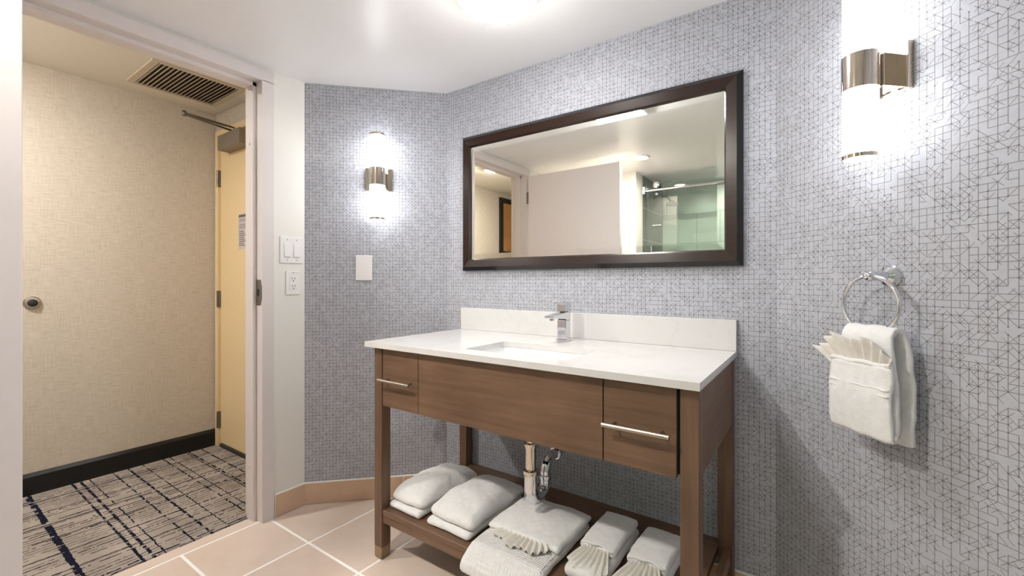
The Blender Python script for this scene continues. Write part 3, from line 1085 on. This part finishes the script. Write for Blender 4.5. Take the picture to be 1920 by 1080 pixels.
# two towels folded into long pockets with a fanned washcloth in front
for (x0, x1, y0, y1, sd, lab, wl) in ((0.958, 1.088, -0.500, -0.165, 11.0, 'long folded white towel pocket holding a fanned washcloth, beside the bath mat', 'cream fanned washcloth tucked into the towel beside the bath mat'),
                                      (1.112, 1.245, -0.490, -0.180, 15.0, 'long folded white towel partly hidden by the right front leg', 'cream fanned washcloth partly hidden by the right front leg')):
    tw = thing('pocket_towel', lab, 'towel', ((x0 + x1) / 2, (y0 + y1) / 2, ZS), group=TG)
    soft_slab(tw, 'bottom_fold', 'terry', x0, x1, y0, y1, ZS, 0.036, 0.006, 0.003, sd, 26, 34, 0.014)
    soft_slab(tw, 'pocket', 'terry', x0 + 0.004, x1 - 0.004, y0 + 0.105, y1, ZS + 0.036, 0.026, 0.016, 0.004, sd + 2, 26, 30, 0.010)
    hem = B(tw)
    hem.tube([(x0 + 0.010 + (x1 - x0 - 0.02) * k / 12, y0 + 0.106 + 0.004 * math.sin(k), ZS + 0.058 + 0.010 * math.sin(math.pi * k / 12)) for k in range(13)], 0.0032, 8)
    hem.end('pocket_hem', 'terry', True)
    wc = thing('fanned_washcloth', wl, 'washcloth', ((x0 + x1) / 2, y0 + 0.06, ZS + 0.04))
    fan(wc, 'pleats', 'cotton', ((x0 + x1) / 2, y0 + 0.115, ZS + 0.053), (1, 0, 0), (0, -1, -0.10), (0, 0, 1), 0.100, 0.36, 7, 0.10, 0.010, sd, -0.014)

# ------------------------------------------------------------------ wall sconces
def sconce(loc, rz, label):
    s = thing('wall_sconce', label, 'wall lamp', loc, rz, group='twin-tube wall sconces')
    oy = -0.076
    B(s).box((-0.066, 0.066), (-0.013, 0.0), (-0.058, 0.058), 0.003).end('wall_plate', 'nickel')
    B(s).box((-0.034, 0.034), (oy + 0.03, -0.012), (-0.040, 0.040), 0.002).end('arm', 'nickel')
    B(s).lathe([(0.0375, -0.043), (0.0392, -0.043), (0.0392, 0.043), (0.0375, 0.043)], (0, oy, 0), 'z', 48).end('centre_band', 'nickel', angle=35)
    for d in (1, -1):
        g = B(s).lathe([(0.0366, d * 0.040), (0.0366, d * 0.206), (0.034, d * 0.2105), (0.004, d * 0.2115)], (0, oy, 0), 'z', 28).end('glass_tube', 'glow', angle=50)
        B(g, off=(0, 0, 0)).lathe([(0.0366, d * 0.203), (0.0382, d * 0.203), (0.0382, d * 0.2125), (0.0350, d * 0.2125), (0.0350, d * 0.210)], (0, oy, 0), 'z', 48, cap=False).end('end_ring', 'nickel', angle=35)
    return s


sconce((-0.2425, -0.2425, 1.628), math.pi / 4, 'lit twin-tube wall sconce on the narrow wall above the blank plate')
sconce((W + 0.2535, -0.2535, 1.628), -math.pi / 4, 'lit twin-tube wall sconce above the towel ring')

# ceiling dome
dm = thing('ceiling_dome_light', 'lit white glass dome light on the bathroom ceiling', 'ceiling light', (0.7455, -0.556, H))
ZD, AD, BD = 2.046, 0.132, 0.061
B(dm).lathe([(0.075, 0), (0.078, -0.026), (0.120, -0.040), (0.1355, -0.046), (0.1355, -0.056), (0.132, -0.057)], (0.7455, -0.556, H), 'z', 48).end('metal_pan', 'plastic', angle=40)
pr = [(0.003, ZD - BD - H)] + [(AD * math.sin(math.pi / 2 * k / 14), ZD - BD * math.cos(math.pi / 2 * k / 14) - H) for k in range(1, 15)]
B(dm).lathe(pr, (0.7455, -0.556, H), 'z', 32).end('glass_dome', 'dome', angle=60)

# recessed downlight seen in the mirror, and an unseen shower one added as fill
for (x, y, lab) in ((0.451, -1.79, 'small recessed ceiling downlight seen in the mirror'), (1.35, -2.72, 'added unseen fill downlight brightening the shower and room')):
    dl = thing('ceiling_downlight', lab, 'ceiling light', (x, y, H))
    B(dl).lathe([(0.066, 0), (0.066, -0.004), (0.062, -0.010), (0.052, -0.010), (0.050, -0.001)], (x, y, H), 'z', 36, cap=False).end('rim', 'plastic', angle=40)
    B(dl).lathe([(0.0495, -0.001), (0.0495, -0.003), (0.004, -0.0035)], (x, y, H), 'z', 16).end('lens', 'down' if y > YS else 'showerfill', True)

# ------------------------------------------------------------------ wall plates
def plate(name, label, cat, loc, rz, w, h):
    p = thing(name, label, cat, loc, rz)
    B(p).box((-w / 2, w / 2), (-0.0065, 0.0), (-h / 2, h / 2), 0.0025).end('cover_plate', 'plastic')
    return p


p = plate('light_switch', 'white double rocker light switch beside the doorway', 'light switch', (-D, -0.5625, 1.262), math.pi / 2, 0.115, 0.128)
for x in (-0.023, 0.023):
    B(p).box((x - 0.0175, x + 0.0175), (-0.0075, -0.006), (-0.035, 0.035), 0.0004, 1).end('rocker_frame', 'plastic')
    B(p).prism([(-0.0075, 0.033), (-0.0085, 0.033), (-0.013, -0.033), (-0.0075, -0.033)], x - 0.0155, x + 0.0155, 'x').end('rocker', 'plastic')
    for z in (0.049, -0.049):
        B(p).lathe([(0.003, -0.0072), (0.003, -0.006)], (x, 0, z), 'y', 10).end('screw', 'satin')
p = plate('power_outlet', 'white double power outlet below the light switch', 'power outlet', (-D, -0.557, 1.103), math.pi / 2, 0.070, 0.115)
B(p).box((-0.0168, 0.0168), (-0.0085, -0.006), (-0.0335, 0.0335), 0.0008, 1).end('receptacle', 'plastic')
for z in (0.018, -0.018):
    for x in (-0.0065, 0.0065):
        B(p).box((x - 0.0012, x + 0.0012), (-0.0090, -0.008), (z - 0.001, z + 0.008)).end('slot', 'dark')
    B(p).lathe([(0.0028, -0.0090), (0.0028, -0.008)], (0, 0, z - 0.008), 'y', 12).end('ground_hole', 'dark')
B(p).lathe([(0.003, -0.0072), (0.003, -0.006)], (0, 0, 0.048), 'y', 10).end('screw', 'satin')
p = plate('blank_wall_plate', 'plain white blanking plate below the far sconce', 'wall plate', (-0.295, -0.295, 1.179), math.pi / 4, 0.081, 0.128)
for z in (0.042, -0.042):
    B(p).lathe([(0.003, -0.0072), (0.003, -0.006)], (0, 0, z), 'y', 10).end('screw', 'plastic')

# ------------------------------------------------------------------ towel ring with its towel
RA = 0.263
rg = thing('towel_ring', 'chrome towel ring on the right-hand papered wall', 'towel ring', (W + RA, -RA, 1.124), -math.pi / 4)
B(rg).lathe([(0.028, 0.0), (0.028, -0.006), (0.024, -0.010), (0.022, -0.016), (0.013, -0.022), (0.011, -0.060)], (0, 0, 0), 'y', 32).end('wall_post', 'chrome', angle=35)
B(rg).lathe([(0.004, -0.014), (0.010, -0.010), (0.0135, 0.0), (0.010, 0.010), (0.004, 0.014)], (0, -0.064, 0.0), 'x', 20).end('knuckle', 'chrome', True)
RR, RZ = 0.070, -0.070
B(rg).tube(arc((0, -0.064, RZ), RR, 0, math.tau * 47 / 48, 47, 'xz'), 0.0050, 14, closed=True).end('ring', 'chrome', True)

hw = thing('hanging_hand_towel', 'white hand towel hanging in the chrome ring, folded into a pocket', 'towel', (W + RA, -RA, 0.73), -math.pi / 4)
bb = B(hw)


def sheet(name, mat, prof, wfun, th, seed, amp=0.003, nx=26):
    """cloth strip: prof = (y, z) path, wfun(t) -> (x0, x1)"""
    bq = B(hw, off=(0, 0, 0))
    grid = []
    npf = len(prof)
    for j, (y, z) in enumerate(prof):
        tt = j / (npf - 1)
        a, c = wfun(tt)
        row = []
        for i in range(nx + 1):
            s = i / nx
            x = a + (c - a) * s
            e = 1 - (2 * s - 1) ** 6
            p = Vector((x, y, z))
            w = wob(p, amp, 22.0, seed) + wob(p, amp * 0.3, 90, seed)
            w.y += 0.004 * (1 - e)
            row.append(bq._v(p + w))
        grid.append(row)
    for j in range(npf - 1):
        for i in range(nx):
            bq.bm.faces.new((grid[j][i], grid[j][i + 1], grid[j + 1][i + 1], grid[j + 1][i]))
    o = bq.end(name, mat, True)
    md = o.modifiers.new('cloth', 'SOLIDIFY')
    md.thickness = th
    md.offset = 0
    return o


z0 = 0.0    # local zero is the towel's lower edge, world z 0.73
zr = 1.124 + RZ - RR - 0.73   # ring bottom
# over the ring: from the back lower edge up, over and down to the pocket bottom
path = [(-0.044, 0.000 + (zr - 0.015) * k / 18) for k in range(19)]
for k in range(1, 9):
    a = math.pi - math.pi * k / 8
    path.append((-0.062 - 0.027 * -math.cos(a), zr - 0.002 + 0.020 * math.sin(a)) if False else (-0.0625 + 0.0275 * -math.cos(a), zr - 0.012 + 0.026 * math.sin(a)))
path2 = []
for (y, z) in path[:19]:
    path2.append((y, z))
for k in range(1, 9):
    a = math.pi * k / 8
    path2.append((-0.0655 + 0.0215 * math.cos(a), zr - 0.014 + 0.027 * math.sin(a)))
for k in range(1, 17):
    path2.append((-0.087 - 0.002 * k / 16, zr - 0.014 - (zr - 0.014 - 0.030) * k / 16))


def width(tt):
    pinch = math.exp(-((tt - 0.56) / 0.20) ** 2) * 0.019
    return (-0.066 + pinch, 0.086 - pinch)


sheet('main_fold', 'terry', path2, width, 0.014, 21.0, 0.0035, 30)
pk = []
for k in range(9):
    a = math.pi * k / 8
    pk.append((-0.088 - 0.004 * math.sin(a) - 0.015 * k / 8, 0.028 - 0.012 * math.sin(a)))
for k in range(1, 15):
    pk.append((-0.103 - 0.006 * math.sin(math.pi * k / 14), 0.028 + 0.158 * k / 14))
sheet('pocket', 'terry', pk, lambda tt: (-0.066, 0.086), 0.012, 27.0, 0.0035, 30)
hb = B(hw, off=(0, 0, 0))
hb.tube([(-0.065 + 0.150 * k / 14, -0.105, 0.186 + 0.0015 * math.sin(k)) for k in range(15)], 0.006, 10)
hb.end('pocket_hem', 'terry', True)
for zz in (0.118, 0.132):
    hb = B(hw, off=(0, 0, 0))
    hb.tube([(-0.064 + 0.148 * k / 14, -0.1125 - 0.0005 * math.cos(k), zz + 0.001 * math.sin(k * 1.3)) for k in range(15)], 0.0028, 8)
    hb.end('woven_band', 'terry', True)
wf = thing('pleated_washcloth', 'cream pleated washcloth fanned out of the hanging towel pocket', 'washcloth', (W + RA, -RA, 0.90), -math.pi / 4)
fan(wf, 'pleats', 'cotton', (0.002, -0.097, -0.005), (1, 0, 0), (-0.16, -0.10, 1), (0, -1, -0.1), 0.082, 0.72, 9, 0.075, 0.0075, 3.0, 0.010)

# ------------------------------------------------------------------ shower enclosure, seen in the mirror
sh = thing('shower_screen', 'frameless sliding green glass shower screen with chrome rail', 'shower screen', (1.1, YS - 0.18, 0.12))
yg = YS - 0.18
B(sh).box((1.10, XR - 0.002), (yg - 0.015, yg - 0.005), (0.122, 2.0)).end('fixed_pane', 'glass')
B(sh).box((0.30, 1.16), (yg + 0.004, yg + 0.014), (0.125, 2.0)).end('sliding_pane', 'glass')
B(sh).tube([(0.262, yg + 0.028, 1.945), (XR - 0.001, yg + 0.028, 1.945)], 0.0125, 18).end('rail', 'chrome', angle=40)
for x in (0.40, 1.06):
    rl = B(sh).lathe([(0.026, -0.004), (0.030, 0.0), (0.030, 0.012), (0.024, 0.016)], (x, yg + 0.036, 1.988), 'y', 28).end('roller', 'chrome', angle=35)
    B(rl, off=sh.location).lathe([(0.010, 0.0), (0.010, 0.030)], (x, yg + 0.010, 1.905), 'y', 18).end('roller_stop', 'chrome', angle=35)
for x in (0.285, 1.9):
    B(sh).box((x - 0.012, x + 0.012), (yg + 0.010, yg + 0.044), (1.915, 1.985), 0.003).end('rail_bracket', 'chrome')
B(sh).tube([(0.37, yg + 0.014, 1.62), (0.37, yg + 0.045, 1.62), (0.44, yg + 0.045, 1.62), (0.44, yg + 0.014, 1.62)], 0.007, 12).end('towel_hook', 'chrome', angle=40)
B(sh).tube([(0.36, yg + 0.014, 1.30), (0.36, yg + 0.05, 1.30), (0.36, yg + 0.05, 0.95), (0.36, yg + 0.014, 0.95)], 0.009, 12).end('door_pull', 'chrome', angle=40)
shh = thing('rain_shower', 'dark chrome shower head on a bent arm inside the shower', 'shower head', (0.27, -2.72, 1.98))
B(shh).tube([(0.261, -2.72, 1.93), (0.33, -2.72, 1.96), (0.40, -2.72, 1.93), (0.43, -2.72, 1.89)], 0.011, 14).end('arm', 'steel', True)
B(shh).lathe([(0.015, 0.01), (0.055, -0.02), (0.055, -0.032), (0.01, -0.034)], (0.44, -2.72, 1.885), 'z', 28).end('spray_plate', 'steel', angle=40)
